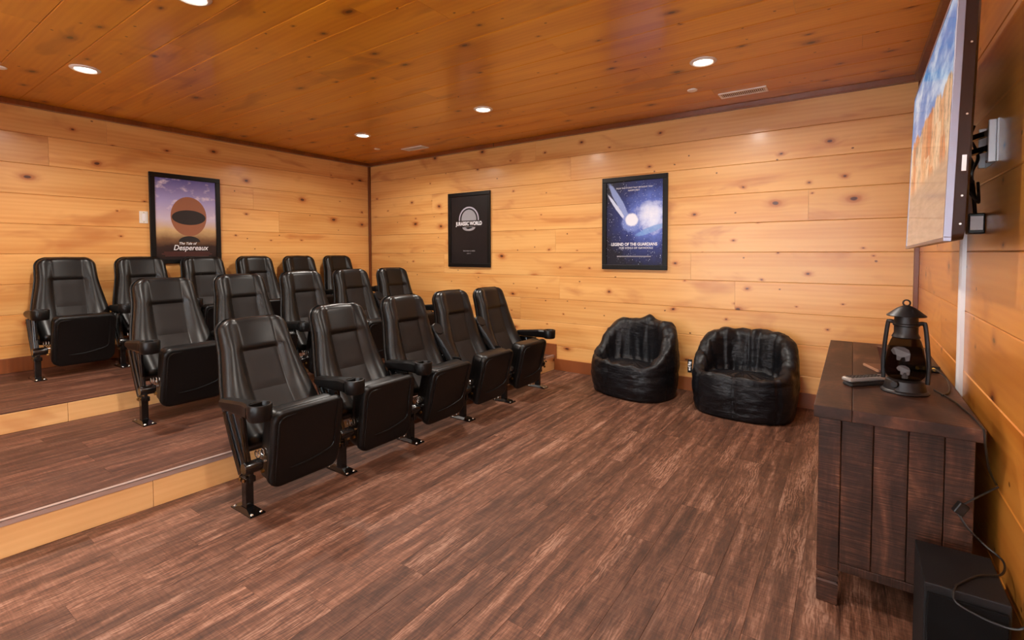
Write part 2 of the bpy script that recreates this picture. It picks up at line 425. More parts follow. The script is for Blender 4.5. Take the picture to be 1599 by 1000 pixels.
# ceiling
ce = struct(MB().box(XL - .1, XR + .1, YF - .1, YB + .1, ZC + T + .001, ZC + .12).build('ceiling', M['dark']), 'amber stained pine plank ceiling')
y = YB + .02
yy = [YB]
k = 4.5
while k > YF: yy.append(k); k -= .25
yy.append(YF)
for i, (y1, y0) in enumerate(zip(yy, yy[1:])):
    js = [XL + .35 + ((i * 2.17 + .9) % 3.4)]
    js.append(js[0] + 2.5) if js[0] + 2.5 < XR - .3 else None
    segs = [XL] + [j for j in js if j] + [XR]
    for s0, s1 in zip(segs, segs[1:]):
        plank(ce, M['ceil'], s1 - s0 - .001, y1 - y0 - .0012, T, .004, ((s0 + s1) / 2, (y0 + y1) / 2, ZC + T), X, -Y, -Z)

# floor
fl = struct(MB().box(XL - .1, XR + .1, YF - .1, YB + .1, -.12, -.0061).build('floor', M['dark']), 'dark brown oak vinyl plank floor')
FW, FL_ = .133, 1.22
x = XR
i = 0
while x > -2.95:
    x0 = x - FW
    y = YF - ((i * .47 + R.random() * .3) % 1.0) * FL_
    while y < YB:
        a, b = max(y, YF), min(y + FL_, YB)
        if b - a > .02:
            plank(fl, M['floor'], b - a - .0006, FW - .0006, .006, .0006, ((x + x0) / 2, (a + b) / 2, -.006), Y, -X, Z)
        y += FL_
    x = x0; i += 1

def clip(poly, nx, ny, c):                                 # keep nx*x+ny*y <= c
    out = []
    for p, q in zip(poly, poly[1:] + poly[:1]):
        dp, dq = nx * p[0] + ny * p[1] - c, nx * q[0] + ny * q[1] - c
        if dp <= 0: out.append(p)
        if dp * dq < 0:
            t = dp / (dp - dq); out.append((p[0] + (q[0] - p[0]) * t, p[1] + (q[1] - p[1]) * t))
    return out
SL = .0562
def tier(xf0, z0, z1, label, nose):
    xf = lambda y: xf0 + SL * y
    pts = [(XL, YF), (xf(YF), YF), (xf(YB), YB), (XL, YB)]
    mb = MB(); zb = z1 - .006
    ins = [(XL, YF), (xf(YF) - .021, YF), (xf(YB) - .021, YB), (XL, YB)]
    mb.prism(ins, lambda a, b: (a, b, z0), lambda a, b: (a, b, zb - .0005))
    o = struct(mb.build('floor_platform', M['dark']), label)
    x = xf(YB); i = 0
    while x > XL + .01:
        x0 = max(x - FW, XL)
        y = YF - ((i * .53 + R.random() * .3) % 1.0) * FL_
        while y < YB:
            a, b = max(y, YF), min(y + FL_, YB); y += FL_
            if b - a < .02: continue
            g = .0004
            pg = [(x0 + g, a + g), (x - g, a + g), (x - g, b - g), (x0 + g, b - g)]
            pg = clip(pg, 1, -SL, xf0 - .002)
            if len(pg) < 3: continue
            cx, cy = (x0 + x) / 2, (a + b) / 2
            mm = MB(); mm.prism([(py - cy, -(px - cx)) for px, py in pg], lambda p, q: (p, q, 0), lambda p, q: (p, q, .006))
            ob = mm.build('plank', M['tier'], o); ob.matrix_local = frame_m((cx, cy, zb), Y, -X, Z)
        x = x0; i += 1
    ang = math.atan(SL); ux = Vector((sin(ang), cos(ang), 0)); un = Vector((cos(ang), -sin(ang), 0))
    Lt = (YB - YF) / cos(ang)
    for s0, s1 in ((0, .44), (.44, 1)):
        c = Vector((xf(YF), YF, 0)) + ux * Lt * (s0 + s1) / 2 - un * .0205
        ob = plank(o, M['riser'], Lt * (s1 - s0) - .002, z1 - z0 - .008, .02, .001, (c.x, c.y, (z0 + z1 - .006) / 2), ux, Z, un)
        ob.name = 'riser_board'
    if nose:
        c = Vector((xf(YF), YF, 0)) + ux * Lt / 2
        mb = MB().box(-Lt / 2, Lt / 2, -.022, .004, z1, z1 + .0035).box(-Lt / 2, Lt / 2, 0, .004, z1 - .02, z1 + .0035)
        ob = mb.build('nosing', M['noseing'], o); ob.matrix_local = frame_m((c.x, c.y, 0), ux, -(-un), Z) if False else frame_m((c.x, c.y, 0), -ux, un, Z)
    return o
t1 = tier(-2.862, 0, Z1, 'lower carpetless plank platform with pine riser', True)
t1['label'] = 'lower dark plank seating platform with pale pine riser'
t2 = tier(-4.243, Z1, Z2, 'upper dark plank seating platform with pale pine riser', False)

# trims
def trimbox(name, mat, boxes, label, bevel=.003):
    mb = MB()
    for b in boxes: mb.box(*b)
    return struct(mb.build(name, mat, bevel=bevel), label)
XT1 = -2.862 + SL * YB; XT2 = -4.243 + SL * YB
trimbox('baseboard_back', M['base'], [(-2.585, XR, YB - .014, YB, 0, .12), (XT1 + .001, -2.585, YB - .014, YB, 0, .275),
        (XT2 + .001, XT1 + .001, YB - .014, YB, Z1, .275), (XL, XT2, YB - .014, YB, Z2, Z2 + .12)], 'brown stained baseboard stepping up with the platforms', 0)
trimbox('baseboard_left', M['base'], [(XL, XL + .014, YF, YB - .014, Z2, Z2 + .12)], 'brown stained baseboard behind the rear seats')
trimbox('baseboard_right', M['base'], [(XR - .014, XR, YF, YB - .014, 0, .12)], 'brown stained baseboard under the television')
trimbox('trim_1', M['trim'], [(XL, XR, YB - .055, YB, ZC - .042, ZC)], 'dark stained ceiling trim above the poster wall')
trimbox('trim_2', M['trim'], [(XL, XL + .055, YF, YB - .055, ZC - .042, ZC)], 'dark stained ceiling trim above the rear seats')
trimbox('trim_3', M['trim'], [(XR - .055, XR, YF, YB - .055, ZC - .042, ZC)], 'dark stained ceiling trim above the television')
trimbox('trim_4', M['trim'], [(XL, XL + .03, YB - .03, YB, Z2 + .12, ZC - .042)], 'brown corner strip behind the seats')
trimbox('trim_5', M['trim'], [(XR - .03, XR, YB - .03, YB, .12, ZC - .042)], 'brown corner strip beside the television')

# ------------------------------------------------------------------ ceiling fittings
lamp_labels = {(-4.28, 1.1): 'round recessed downlight nearest the left wall, left in view', (-2.66, 1.1): 'round recessed downlight cut by the top edge of view',
               (-4.28, 3.38): 'small recessed downlight near the far left corner', (-2.66, 3.38): 'round recessed downlight in the middle of the ceiling',
               (-.83, 3.38): 'round recessed downlight beside the right ceiling vent', (-.83, 1.1): 'recessed downlight above the camera beside the television',
               (-4.28, -1.18): 'recessed downlight behind the camera over the upper platform', (-2.66, -1.18): 'recessed downlight behind the camera over the lower platform',
               (-.83, -1.18): 'recessed downlight behind the camera near the added front window'}
for (lx, ly), lb in lamp_labels.items():
    e = empty('recessed_downlight', (lx, ly, ZC), lb, 'ceiling light', 'recessed downlights in the plank ceiling')
    MB().lathe([(.058, -.006), (.064, -.011), (.076, -.009), (.084, -.002), (.084, .0), (.058, 0.0)], n=32, closed=True).build('trim_ring', M['lampring'], e, True)
    MB().lathe([(.0005, -.005), (.0575, -.005), (.0575, -.001), (.0005, -.001)], n=32).build('lens', M['lampglow'], e)
    L = bpy.data.lights.new('downlight_beam', 'AREA'); L.shape = 'DISK'; L.size = .11; L.energy = LAMP_W; L.color = LAMP_COL; L.spread = math.radians(160)
    lo = bpy.data.objects.new('downlight_beam', L); COL.objects.link(lo); lo.parent = e; lo.location = (0, 0, -.014)

def vent(cx, cy, lx, ly, label, n):
    e = empty('ceiling_vent', (cx, cy, ZC), label, 'vent', 'ceiling air vents')
    hx, hy = lx / 2, ly / 2
    MB().box(-hx, hx, -hy, -hy + .018, -.008, 0).box(-hx, hx, hy - .018, hy, -.008, 0).box(-hx, -hx + .018, -hy + .018, hy - .018, -.008, 0).box(hx - .018, hx, -hy + .018, hy - .018, -.008, 0).build('vent_frame', M['vent'], e)
    MB().box(-hx + .018, hx - .018, -hy + .018, hy - .018, -.0015, 0).build('duct_opening', M['duct'], e)
    for k in range(n):
        xx = -hx + .026 + (lx - .052) * k / (n - 1)
        MB().loops([[(xx - .006, yv, -.001), (xx + .001, yv, -.0075), (xx + .005, yv, -.0070), (xx - .002, yv, -.001)] for yv in (-hy + .019, hy - .019)]).build('slat', M['vent'], e)
vent(-.73, 4.2, .34, .13, 'long white slatted ceiling vent near the television', 22)
vent(-4.3, 4.15, .34, .13, 'white slatted ceiling vent near the far left corner', 22)
for cx, cy, lb in ((-1.04, 3.92, 'small round ceiling cover beside the long vent'), (-4.70, 3.92, 'small round ceiling cover near the far left corner'),
                   (-4.70, .76, 'small round ceiling cover at the left edge of view')):
    e = empty('sprinkler_cover', (cx, cy, ZC), lb, 'ceiling cover', 'small round ceiling covers')
    MB().lathe([(.0005, -.010), (.028, -.009), (.036, -.005), (.038, 0), (.0005, 0)], n=24).build('cap', M['vent'], e, True)

# ------------------------------------------------------------------ theatre seats
def smooth(t): t = max(0, min(1, t)); return t * t * (3 - 2 * t)
SPINE = spline([(-.085, 0, .28), (-.140, 0, .355), (-.185, 0, .425), (-.240, 0, .53), (-.285, 0, .67), (-.310, 0, .765), (-.332, 0, .85), (-.352, 0, .93)], 10)
SA = [0]
for p, q in zip(SPINE, SPINE[1:]): SA.append(SA[-1] + (q - p).length)
BL = SA[-1]
def sp(a):
    k = max(i for i in range(len(SA) - 1) if SA[i] <= max(a, 0)); t_ = (a - SA[k]) / (SA[k + 1] - SA[k])
    p, q = SPINE[k], SPINE[k + 1]
    p_, q_ = SPINE[max(k - 2, 0)], SPINE[min(k + 3, len(SPINE) - 1)]
    e = (q_ - p_).normalized()
    return p + (q - p) * t_, Vector((e.z, 0, -e.x))
def bp(a, yv, d):
    p, n_ = sp(a); return p + n_ * d + Vector((0, yv, 0))
def a_of_z(z):
    for i in range(len(SPINE) - 1):
        if SPINE[i].z <= z <= SPINE[i + 1].z: return SA[i] + (SA[i + 1] - SA[i]) * (z - SPINE[i].z) / (SPINE[i + 1].z - SPINE[i].z)
    return BL
def bw(a, r=.07):
    z = sp(a)[0].z
    pts = [(.2, .215), (.30, .232), (.42, .250), (.50, .246), (.60, .228), (.70, .208), (.76, .199), (.85, .194), (1.0, .190)]
    for (a0, w0), (a1, w1) in zip(pts, pts[1:]):
        if z <= a1: wv = w0 + (w1 - w0) * (z - a0) / (a1 - a0); break
    if a > BL - r: wv -= r - math.sqrt(max(0, r * r - (a - BL + r) ** 2))
    return wv
AI = a_of_z(.752)                                   # top of the inset panel
ASEAM = a_of_z(.528)
def arows():
    out = [BL * k / 20 for k in range(20)] + [AI + k for k in (-.03, -.018, -.008, 0, .008, .018, .03, .042)] + [BL - k for k in (.06, .05, .04, .03, .021, .013, .007, .003, .001, 0)]
    return sorted(set(round(v, 4) for v in out if v <= BL))
def backrest():
    mb = MB(); L = []
    for a in arows():
        wv = bw(a); xi = .098
        xs = [0, .05, .085, xi]
        fr = [.06, .14, .24, .36, .5, .64, .76, .86, .93, .975, 1]
        hb = .036 * (1 - .35 * smooth((a - AI) / .15)); hc = .011 * smooth((a - AI + .012) / .035)
        rnd = 0
        if a > BL - .045: rnd = .045 - math.sqrt(max(0, .045 ** 2 - (a - BL + .045) ** 2))
        prof = []
        for xv in xs: prof.append((xv, hc + .004 * cos(xv / xi * pi / 2) * (1 if a > AI else 0)))
        for fq in fr:
            xv = xi + (wv - xi) * fq
            if fq < .55: h = hc + (hb - hc) * sin(fq / .55 * pi / 2)
            else: h = -.016 + (hb + .016) * math.sqrt(max(0, 1 - ((fq - .55) / .45) ** 2))
            prof.append((xv, h))
        prof = [(xv, h - rnd) for xv, h in prof]
        back = [(wv, -.034), (wv * .97, -.044), (wv * .8, -.048), (wv * .4, -.050), (0, -.050)]
        half = prof + back                          # from centre front to centre back on +y
        ring = [(yv, d) for yv, d in half] + [(-yv, d) for yv, d in reversed(half[1:-1])]
        L.append([bp(a + .014 * smooth((a - BL + .15) / .15) * (1 - (yv / .19) ** 2), yv, d) for yv, d in ring])
    mb.loops([list(r) for r in L]); return mb
def backshell():
    mb = MB(); L = []
    for a in arows():
        wv = bw(max(a, 0)) + .009; q = 0 if a < BL - .06 else .03 * ((a - BL + .06) / .06) ** 2
        aa = a + .008 * (a / BL)
        half = [(0, -.042), (wv * .7, -.040), (wv - .006, -.030), (wv, -.034), (wv - .001, -.046), (wv * .94, -.062 + q * .4), (wv * .7, -.070 + q * .5), (wv * .35, -.073 + q * .5), (0, -.074 + q * .5)]
        ring = half + [(-yv, d) for yv, d in reversed(half[1:-1])]
        L.append([bp(aa + .014 * smooth((a - BL + .15) / .15) * (1 - (yv / .199) ** 2), yv, d) for yv, d in ring])
    mb.loops(L); return mb
def panel(a0, a1):
    mb = MB(); n, k = 8, 8; V = []
    for i in range(n + 1):
        for j in range(k + 1):
            yv = -.096 + .192 * j / k; a = a0 + (a1 - a0) * i / n
            e = min(yv + .096, .096 - yv, a - a0, a1 - a)
            V.append(bp(a, yv, .0005 + .006 * smooth(e / .016)))
    F = [(i * (k + 1) + j, i * (k + 1) + j + 1, (i + 1) * (k + 1) + j + 1, (i + 1) * (k + 1) + j) for i in range(n) for j in range(k)]
    return mb.add(V, F)
ce_, cn_ = Vector((.255, 0, .967)), Vector((.967, 0, -.255))
def cp(yv, b, d): return Vector((.050, 0, .076)) + ce_ * b + cn_ * d + Vector((0, yv, 0))
def slab(h0, h1, wv, rad, seq):
    mb = MB(); L = []
    for ins, d in seq:
        hh = (h1 - h0) / 2 - ins
        rr = tuple(max(.004, q - ins) for q in rad)
        L.append([cp(yv, (h0 + h1) / 2 + b, d) for yv, b in rrect(wv - ins, hh, rr, 6)])
    mb.loops(L); return mb
AX, AZT = .116, .545                                # cup holder centre, arm top
def armbody():
    mb = MB(); L = []
    rows = [(-.235, .020, .012), (-.228, .028, .004), (-.19, .031, 0), (-.10, .031, 0), (.0, .033, 0), (.045, .040, 0), (.072, .047, 0), (.085, .050, 0)]
    for u, hw, dr in rows:
        zt = .522 + (AZT - .522) * smooth((u + .235) / .3) - dr - .004; zb = AZT - .078 + dr + .006 * smooth((u + .05) / .1)
        pts = [(-hw, zb + .012), (-hw + .008, zb), (hw - .008, zb), (hw, zb + .012), (hw, zt - .012), (hw - .010, zt), (-hw + .010, zt), (-hw, zt - .012)]
        L.append([(u, yv, z) for yv, z in pts])
    return mb.loops(L)
def cup():
    mb = MB()
    return mb.lathe([(.046, -.078), (.053, -.070), (.056, -.040), (.056, -.006), (.053, 0), (.047, .001), (.044, -.004), (.042, -.05), (.040, -.056), (.0005, -.056), (.0005, -.078)], (AX, 0, AZT), 28)
def post():
    mb = MB().box(-.032, .012, -.019, .019, .006, .175)
    return mb
def bracket():
    mb = MB()
    poly = [(-.045, .145), (.03, .145), (.034, .19), (-.005, .30), (-.03, .462), (-.215, .462), (-.215, .44), (-.17, .36), (-.075, .19)]
    mb.prism([(u, z) for u, z in poly], lambda u, z: (u, .010, z), lambda u, z: (u, -.010, z))
    return mb
def rib(p0, p1, r=.011):
    return MB().tube([(p0[0], -.012, p0[1]), ((p0[0] + p1[0]) / 2, -.014, (p0[1] + p1[1]) / 2), (p1[0], -.012, p1[1])], r, 8)

def make_seat():
    e = empty('theater_seat', (0, 0, 0))
    b = backrest().build('backrest', M['leather'], e, 'all')
    s1 = panel(ASEAM + .001, AI - .003).build('back_panel', M['fabric'], b, True); panel(.02, ASEAM - .001).build('back_panel', M['fabric'], b, True)
    backshell().build('back_shell', M['plastic'], e, True)
    c = slab(.012, .390, .188, (.05, .045, .045, .05), [(.02, -.135), (.006, -.125), (0, -.105), (0, -.03), (.004, -.02)]).build('seat_cushion', M['leather'], e, True)
    slab(0, .405, .198, (.065, .05, .05, .065), [(.006, -.045), (0, -.036), (0, -.018), (.004, -.007), (.012, -.001), (.022, 0.0)]).build('seat_pan', M['plastic'], c, True)
    arc = lambda cy, cb, r, a0, a1: [(cy + r * cos(a0 + (a1 - a0) * k / 6), cb + r * sin(a0 + (a1 - a0) * k / 6)) for k in range(7)]
    pl = [(-.172, .03), (-.172, .16)] + arc(-.137, .342, .035, pi, pi / 2) + [(-.09, .380)]
    pr = [(.152, .390), (.152, .27)] + arc(.112, .160, .040, 0, -pi / 2 + .2) + [(.06, .105), (0, .094), (-.06, .091), (-.10, .093)]
    for pth in (pl, pr):
        pp = [cp(yv, bb, .0015) for yv, bb in pth]
        MB().tube(pp, [.0015] + [.0056] * (len(pp) - 2) + [.0012], 8).build('pan_bead', M['plastic'], c, True)
    return e
def make_stand(e, yv, lifted=False):
    ar = armbody().build('armrest', M['plastic'], e, True); ar.location.y = yv
    cu = cup().build('cup_holder', M['plastic'], ar, True)
    if lifted:
        pv = Vector((-.215, 0, .49))
        ar.matrix_local = Matrix.Translation(Vector((-.075, yv, .385))) @ Matrix.Rotation(-math.radians(127), 4, 'Y') @ Matrix.Translation(-pv)
    st = bracket().build('standard', M['blackmetal'], e, bevel=.004); st.location.y = yv
    rib((-.20, .45), (-.05, .17)).build('rib', M['blackmetal'], st, True); rib((-.13, .45), (.0, .19), .009).build('rib', M['blackmetal'], st, True)
    rib((-.045, .45), (.012, .20), .007).build('rib', M['blackmetal'], st, True)
    MB().box(-.046, .026, -.024, .024, .142, .172).build('collar', M['blackmetal'], st, bevel=.004)
    for uu in (-.028, .010):
        MB().lathe([(.0005, 0), (.008, .0), (.008, .005), (.0005, .006)], (uu, -.031, .157), 6, 'y').build('nut', M['brass'], st)
    po = post().build('post', M['blackmetal'], e, bevel=.004); po.location.y = yv
    fp = MB().loops([[(-.105, -.036, 0), (.085, -.036, 0), (.085, .036, 0), (-.105, .036, 0)], [(-.105, -.036, .005), (.085, -.036, .005), (.085, .036, .005), (-.105, .036, .005)],
                     [(-.040, -.022, .02), (.020, -.022, .02), (.020, .022, .02), (-.040, .022, .02)]]).build('foot_plate', M['blackmetal'], e); fp.location.y = yv
    for bx_, by_ in ((-.09, -.022), (-.09, .022), (.068, -.022), (.068, .022)):
        MB().lathe([(.0095, 0), (.0085, .005), (.005, .009), (.0005, .010)], (bx_, by_, .004), 10).build('bolt', M['steel'], fp, True)
    hg = empty_part = MB().lathe([(.0005, -.03), (.026, -.03), (.030, -.024), (.030, .05), (.024, .056), (.0005, .056)], (.012, 0, .215), 16, 'y').build('hinge', M['blackmetal'], e, True); hg.location.y = yv
    MB().tube([(.012 + .020 * cos(t * .9), .03 + t * .0022, .265 + .020 * sin(t * .9)) for t in range(0, 26)], .0028, 6).build('spring', M['steel'], hg, True)
    MB().lathe([(.0005, 0), (.009, 0), (.009, .012), (.0005, .012)], (.035, .045, .185), 8, 'y').build('nut', M['brass'], hg)
    MB().lathe([(.0005, 0), (.008, 0), (.008, .014), (.0005, .014)], (.048, .05, .235), 8, 'y').build('nut', M['steel'], hg)

def dup(o, parent=None):
    c = o.copy(); COL.objects.link(c); c.parent = parent
    for ch in o.children: dup(ch, c)
    return c
PITCH_S = .534
proto = {}
def seat_variant(left_lift, right):
    k = (left_lift, right)
    if k not in proto:
        if 'base' not in proto: proto['base'] = make_seat(); e = proto['base']
        else: e = dup(proto['clean'])
        if 'clean' not in proto:
            proto['clean'] = dup(e)
        make_stand(e, -PITCH_S / 2, left_lift)
        if right: make_stand(e, PITCH_S / 2)
        proto[k] = e; return e
    return dup(proto[k])
ordn = ['first', 'second', 'third', 'fourth', 'fifth', 'last']
rows = [('front', -2.39, 1.184, 0, 5, {3, 4}, 0), ('middle', -3.745, 1.207, Z1, 5, {4}, 0), ('rear', -5.135, .975, Z2, 6, set(), 0)]
TILT = {'front': [(10, 5), (4.5, 6), (0, 0), (0, 0), (1.5, 2)], 'middle': [(4, 3), (2, 2), (0, 0), (0, 0), (0, 0)], 'rear': [(0, 3)] * 6}
def turn(o, pv, deg):
    pv = Vector(pv); o.matrix_local = Matrix.Translation(pv) @ Matrix.Rotation(math.radians(deg), 4, 'Y') @ Matrix.Translation(-pv)
for rn, fx, fy, fz, n, lift, rot in rows:
    for i in range(n):
        s = seat_variant(i in lift, i == n - 1)
        s.location = (fx, fy + PITCH_S * (i + .5), fz)
        o_ = 'last' if i == n - 1 else ordn[i]
        where = 'on the floor' if rn == 'front' else 'on the lower platform' if rn == 'middle' else 'against the left wall'
        tag(s, f'black leather theatre seat {where}, {"nearest the camera" if i == 0 else "farthest from the camera" if i == n-1 else o_ + " from the camera"} in the {rn} row', 'theater seat', f'theatre seats in the {rn} row')
        rec, tip = TILT[rn][i]
        for ch in s.children:                       # rocking backs and sprung seats rest at slightly different angles
            if ch.name.startswith(('backrest', 'back_shell')): turn(ch, (-.12, 0, .33), -rec)
            elif ch.name.startswith('seat_cushion'): turn(ch, (.03, 0, .2), -tip)
cl = proto['clean']
for ch in list(cl.children_recursive): bpy.data.objects.remove(ch)
bpy.data.objects.remove(cl)

# ------------------------------------------------------------------ bean bag chairs
def beanbag(loc, rz, rx, ry, seed, hback, label, seatz, tuft, ph=.6):
    e = empty('bean_bag_chair', loc, label, 'bean bag', 'black bean bag chairs by the pine wall', rz)
    NT_, prof_n = 144, 46
    L = []
    V = []; F = []
    for k in range(prof_n + 1):
        for j in range(NT_):
            th = 2 * pi * j / NT_                          # th = pi/2 is the back (+y), -pi/2 the front
            s = sin(th)
            rim = seatz + .03 + (hback - seatz - .03) * smooth((s + .78) / 1.62) ** 1.05
            t = k / prof_n
            se = (abs(cos(th)) ** 2.6 + abs(s) ** 2.6) ** (-1 / 2.6)
            if t < .12:                                    # underside
                q = t / .12; r = .93 * q; z = 0
            elif t < .55:                                  # outer wall
                q = (t - .12) / .43; z = rim * smooth(q) * .93 if False else rim * .93 * q
                r = .93 + .075 * sin(min(1, q * 1.25) * pi * .5) - (.10 + .12 * max(0, s)) * max(0, q - .45) ** 1.5
            elif t < .68:                                  # rim roll
                q = (t - .55) / .13; a = q * pi
                rr0 = .93 + .075 - (.10 + .12 * max(0, s)) * (.55 ** 1.5)
                roll = .10 + .05 * (s > 0) * s
                r = rr0 - roll * (1 - cos(a)); z = rim * .93 + rim * .07 * sin(a) if s > -.5 else rim * .93 + .02 * sin(a)
            else:                                          # inner slope down to the seat
                q = (t - .68) / .32
                rr1 = .93 + .075 - (.10 + .12 * max(0, s)) * (.55 ** 1.5) - 2 * (.10 + .05 * (s > 0) * s)
                zin = seatz - .015
                rs = .66
                if q < .5:
                    p = q / .5; r = rr1 + (rs - .08 * max(0, s) - rr1) * p; z = rim * .93 + (zin - rim * .93) * smooth(p)
                else:
                    p = (q - .5) / .5; r = (rs - .08 * max(0, s)) * (1 - p); z = zin + .035 * smooth(p)
            x = r * se * rx * cos(th); yv = r * se * ry * s
            if t > .55:                                    # back leans outwards, seat sits forward
                yv -= .03 * smooth((t - .55) / .2)
            p3 = Vector((x, yv, z))
            # vertical panel seams and crumpled folds
            if t >= .12:
                pan = abs(sin(th * 4 + ph)); seam = math.exp(-(pan / .10) ** 2)
                amt = -.012 * seam
                n1 = mnoise.noise(Vector((x * 5 + seed, yv * 5, z * 16))); n2 = mnoise.noise(Vector((x * 13 + seed, yv * 13, z * 34)))
                n3 = mnoise.noise(Vector((cos(th) * 3.3 + seed, sin(th) * 3.3, z * 2)))
                wgt = min(1, (t - .12) / .06)
                if t > .6:
                    n1 = mnoise.noise(Vector((cos(th) * 5 + seed, s * 5, z * 4))); amt += .026 * n1 * (1 - smooth((t - .86) / .1) * .6)
                    n2 = 1 - abs(mnoise.noise(Vector((x * 15 + seed, yv * 15, z * 9)))) * 2; amt += .010 * n2
                else: amt += .007 * n1 + .006 * (1 - 2 * abs(n2)) + .008 * n3
                rad = Vector((cos(th), s, .25)).normalized()
                sgn = 1 if t < .62 else -1
                if t < .62: p3 += rad * amt * wgt
                else: p3 += Vector((-cos(th) * .6, -s * .6, .6)) * amt * (1 if t < .97 else 0)
                if .5 < t < .72: p3.z += (.018 * n3 + .012 * mnoise.noise(Vector((th * 3, seed, 3)))) * (1 - abs(t - .61) / .11)
                if tuft and .5 < t < .72: p3.z += .04 * math.exp(-((th - 1.57) / .16) ** 2) * (1 - abs(t - .61) / .11)
            p3.z = max(0, p3.z)
            V.append(p3)
    for k in range(prof_n):
        for j in range(NT_):
            j2 = (j + 1) % NT_
            F.append((k * NT_ + j, (k) * NT_ + j2, (k + 1) * NT_ + j2, (k + 1) * NT_ + j))
    mb = MB(); mb.add(V, F); b = mb.build('bag', M['nylon'], e, 'all')
    return e
bb1 = beanbag((-1.60, 4.20, 0), -.28, .385, .30, 1.3, .64, 'black nylon bean bag chair with peaked back, nearer the seats', .27, True)
bb2 = beanbag((-.69, 4.17, 0), -.06, .375, .31, 7.9, .62, 'black nylon bean bag chair with white lettered side tag, nearer the console', .30, False, 0)
tgm = MB().box(-.036, .0, -.002, .002, -.055, .055).build('side_tag', M['black'], bb2); tgm.location = (-.385, -.05, .31); tgm.rotation_euler.z = .06
mt = Matrix.Translation((-.018, -.0026, 0)) @ Matrix.Rotation(pi / 2, 4, 'X') @ Matrix.Rotation(-pi / 2, 4, 'Z')
text('tag_lettering', 'Big Joe', .027, M['textw'], tgm, mt, bold=.0006)

# ------------------------------------------------------------------ framed posters
def poster(loc, rz, W, H, label, mat):
    e = empty('framed_poster', loc, label, 'poster', None, rz)        # local x right, z up, -y out of the wall
    b = .045; d = .024
    hw, hh = W / 2, H / 2
    mb = MB()
    for (x0, x1, z0, z1) in ((-hw, hw, hh - b, hh), (-hw, hw, -hh, -hh + b), (-hw, -hw + b, -hh + b, hh - b), (hw - b, hw, -hh + b, hh - b)):
        mb.box(x0, x1, -d, 0, z0, z1)
    mb.build('frame', M['black'], e, bevel=.003)
    pr = MB().box(-hw + b, hw - b, -.012, -.002, -hh + b, hh - b).build('print', mat, e)
    return e, pr
def pm(x, z, d=.0132): return Matrix.Translation((x, -d, z)) @ Matrix.Rotation(pi / 2, 4, 'X')
def flat(name, pts, mat, par, d=.0126):
    mb = MB(); mb.prism(pts, lambda a, b: (a, -.0118, b), lambda a, b: (a, -d, b)); return mb.build(name, mat, par)
def gradient_print(name, kind):
    t = NT(name); o = t.n('TexCoord').outputs['Object']; s = t.n('SeparateXYZ'); t.l(o, s.inputs[0]); xx, zz = s.outputs[0], s.outputs[2]
    if kind == 'sky':
        h = t.math('MULTIPLY_ADD', zz, 1 / .80, .5)
        n = t.noise(t.vmul(o, (5, 1, 9)), 1.3, 5, .6)
        c = t.ramp(t.math('ADD', h, t.math('MULTIPLY_ADD', n, .10, -.05)), [(0, rgb(34, 24, 24)), (.16, rgb(50, 34, 30)), (.24, rgb(120, 86, 58)), (.36, rgb(206, 170, 120)), (.5, rgb(206, 190, 206)), (.72, rgb(170, 160, 206)), (1, rgb(98, 92, 158))])
        c = t.mix(t.math('MULTIPLY', t.ss(n, .52, .68), t.math('MULTIPLY', t.ss(h, .45, .6), .8)), c, rgb(236, 220, 228))
    elif kind == 'night':
        dx = t.math('SUBTRACT', xx, .17); dz = t.math('SUBTRACT', zz, .06)
        r = t.math('SQRT', t.math('ADD', t.math('MULTIPLY', dx, dx), t.math('MULTIPLY', dz, dz)))
        n = t.noise(t.vmul(o, (9, 1, 9)), 1.3, 5, .65)
        c = t.ramp(t.math('ADD', r, t.math('MULTIPLY_ADD', n, .22, -.11)), [(0, rgb(238, 240, 252)), (.09, rgb(206, 214, 244)), (.17, rgb(92, 112, 192)), (.30, rgb(42, 54, 112)), (.5, rgb(20, 20, 34))])
        def blob(bx, bz, ang, a_, b_):
            ux = t.math('ADD', t.math('MULTIPLY', t.math('SUBTRACT', xx, bx), cos(ang) / a_), t.math('MULTIPLY', t.math('SUBTRACT', zz, bz), sin(ang) / a_))
            uz = t.math('ADD', t.math('MULTIPLY', t.math('SUBTRACT', xx, bx), -sin(ang) / b_), t.math('MULTIPLY', t.math('SUBTRACT', zz, bz), cos(ang) / b_))
            return t.math('ADD', t.math('SQRT', t.math('ADD', t.math('MULTIPLY', ux, ux), t.math('MULTIPLY', uz, uz))), t.math('MULTIPLY_ADD', n, .6, -.3))
        for (bx, bz, ang, a_, b_, cc, f_) in ((-.15, .21, -1.05, .22, .035, rgb(150, 168, 220), .85), (-.17, .15, -.95, .17, .018, rgb(216, 224, 246), .9), (-.03, .0, 0, .10, .095, rgb(120, 140, 205), .9), (-.02, .03, 0, .068, .07, rgb(236, 236, 246), 1), (.16, -.07, .35, .16, .03, rgb(120, 160, 215), .8)):
            c = t.mix(t.math('MULTIPLY', t.ss(blob(bx, bz, ang, a_, b_), 1.05, .75), f_), c, cc)
        v = t.n('TexVoronoi'); t.l(o, v.inputs['Vector']); v.inputs['Scale'].default_value = 58
        c = t.mix(t.math('MULTIPLY', t.ss(v.outputs['Distance'], .24, .1), t.ss(n, .42, .6)), c, rgb(210, 220, 245))
    else:
        n = t.noise(t.vmul(o, (4, 1, 4)), 1.3, 4)
        c = t.mix(n, rgb(20, 17, 17), rgb(34, 28, 29))
    t.l(c, t.b.inputs['Base Color']); t.b.inputs['Roughness'].default_value = .4; t.b.inputs['Coat Weight'].default_value = .08; t.b.inputs['Specular IOR Level'].default_value = .3
    return t.m
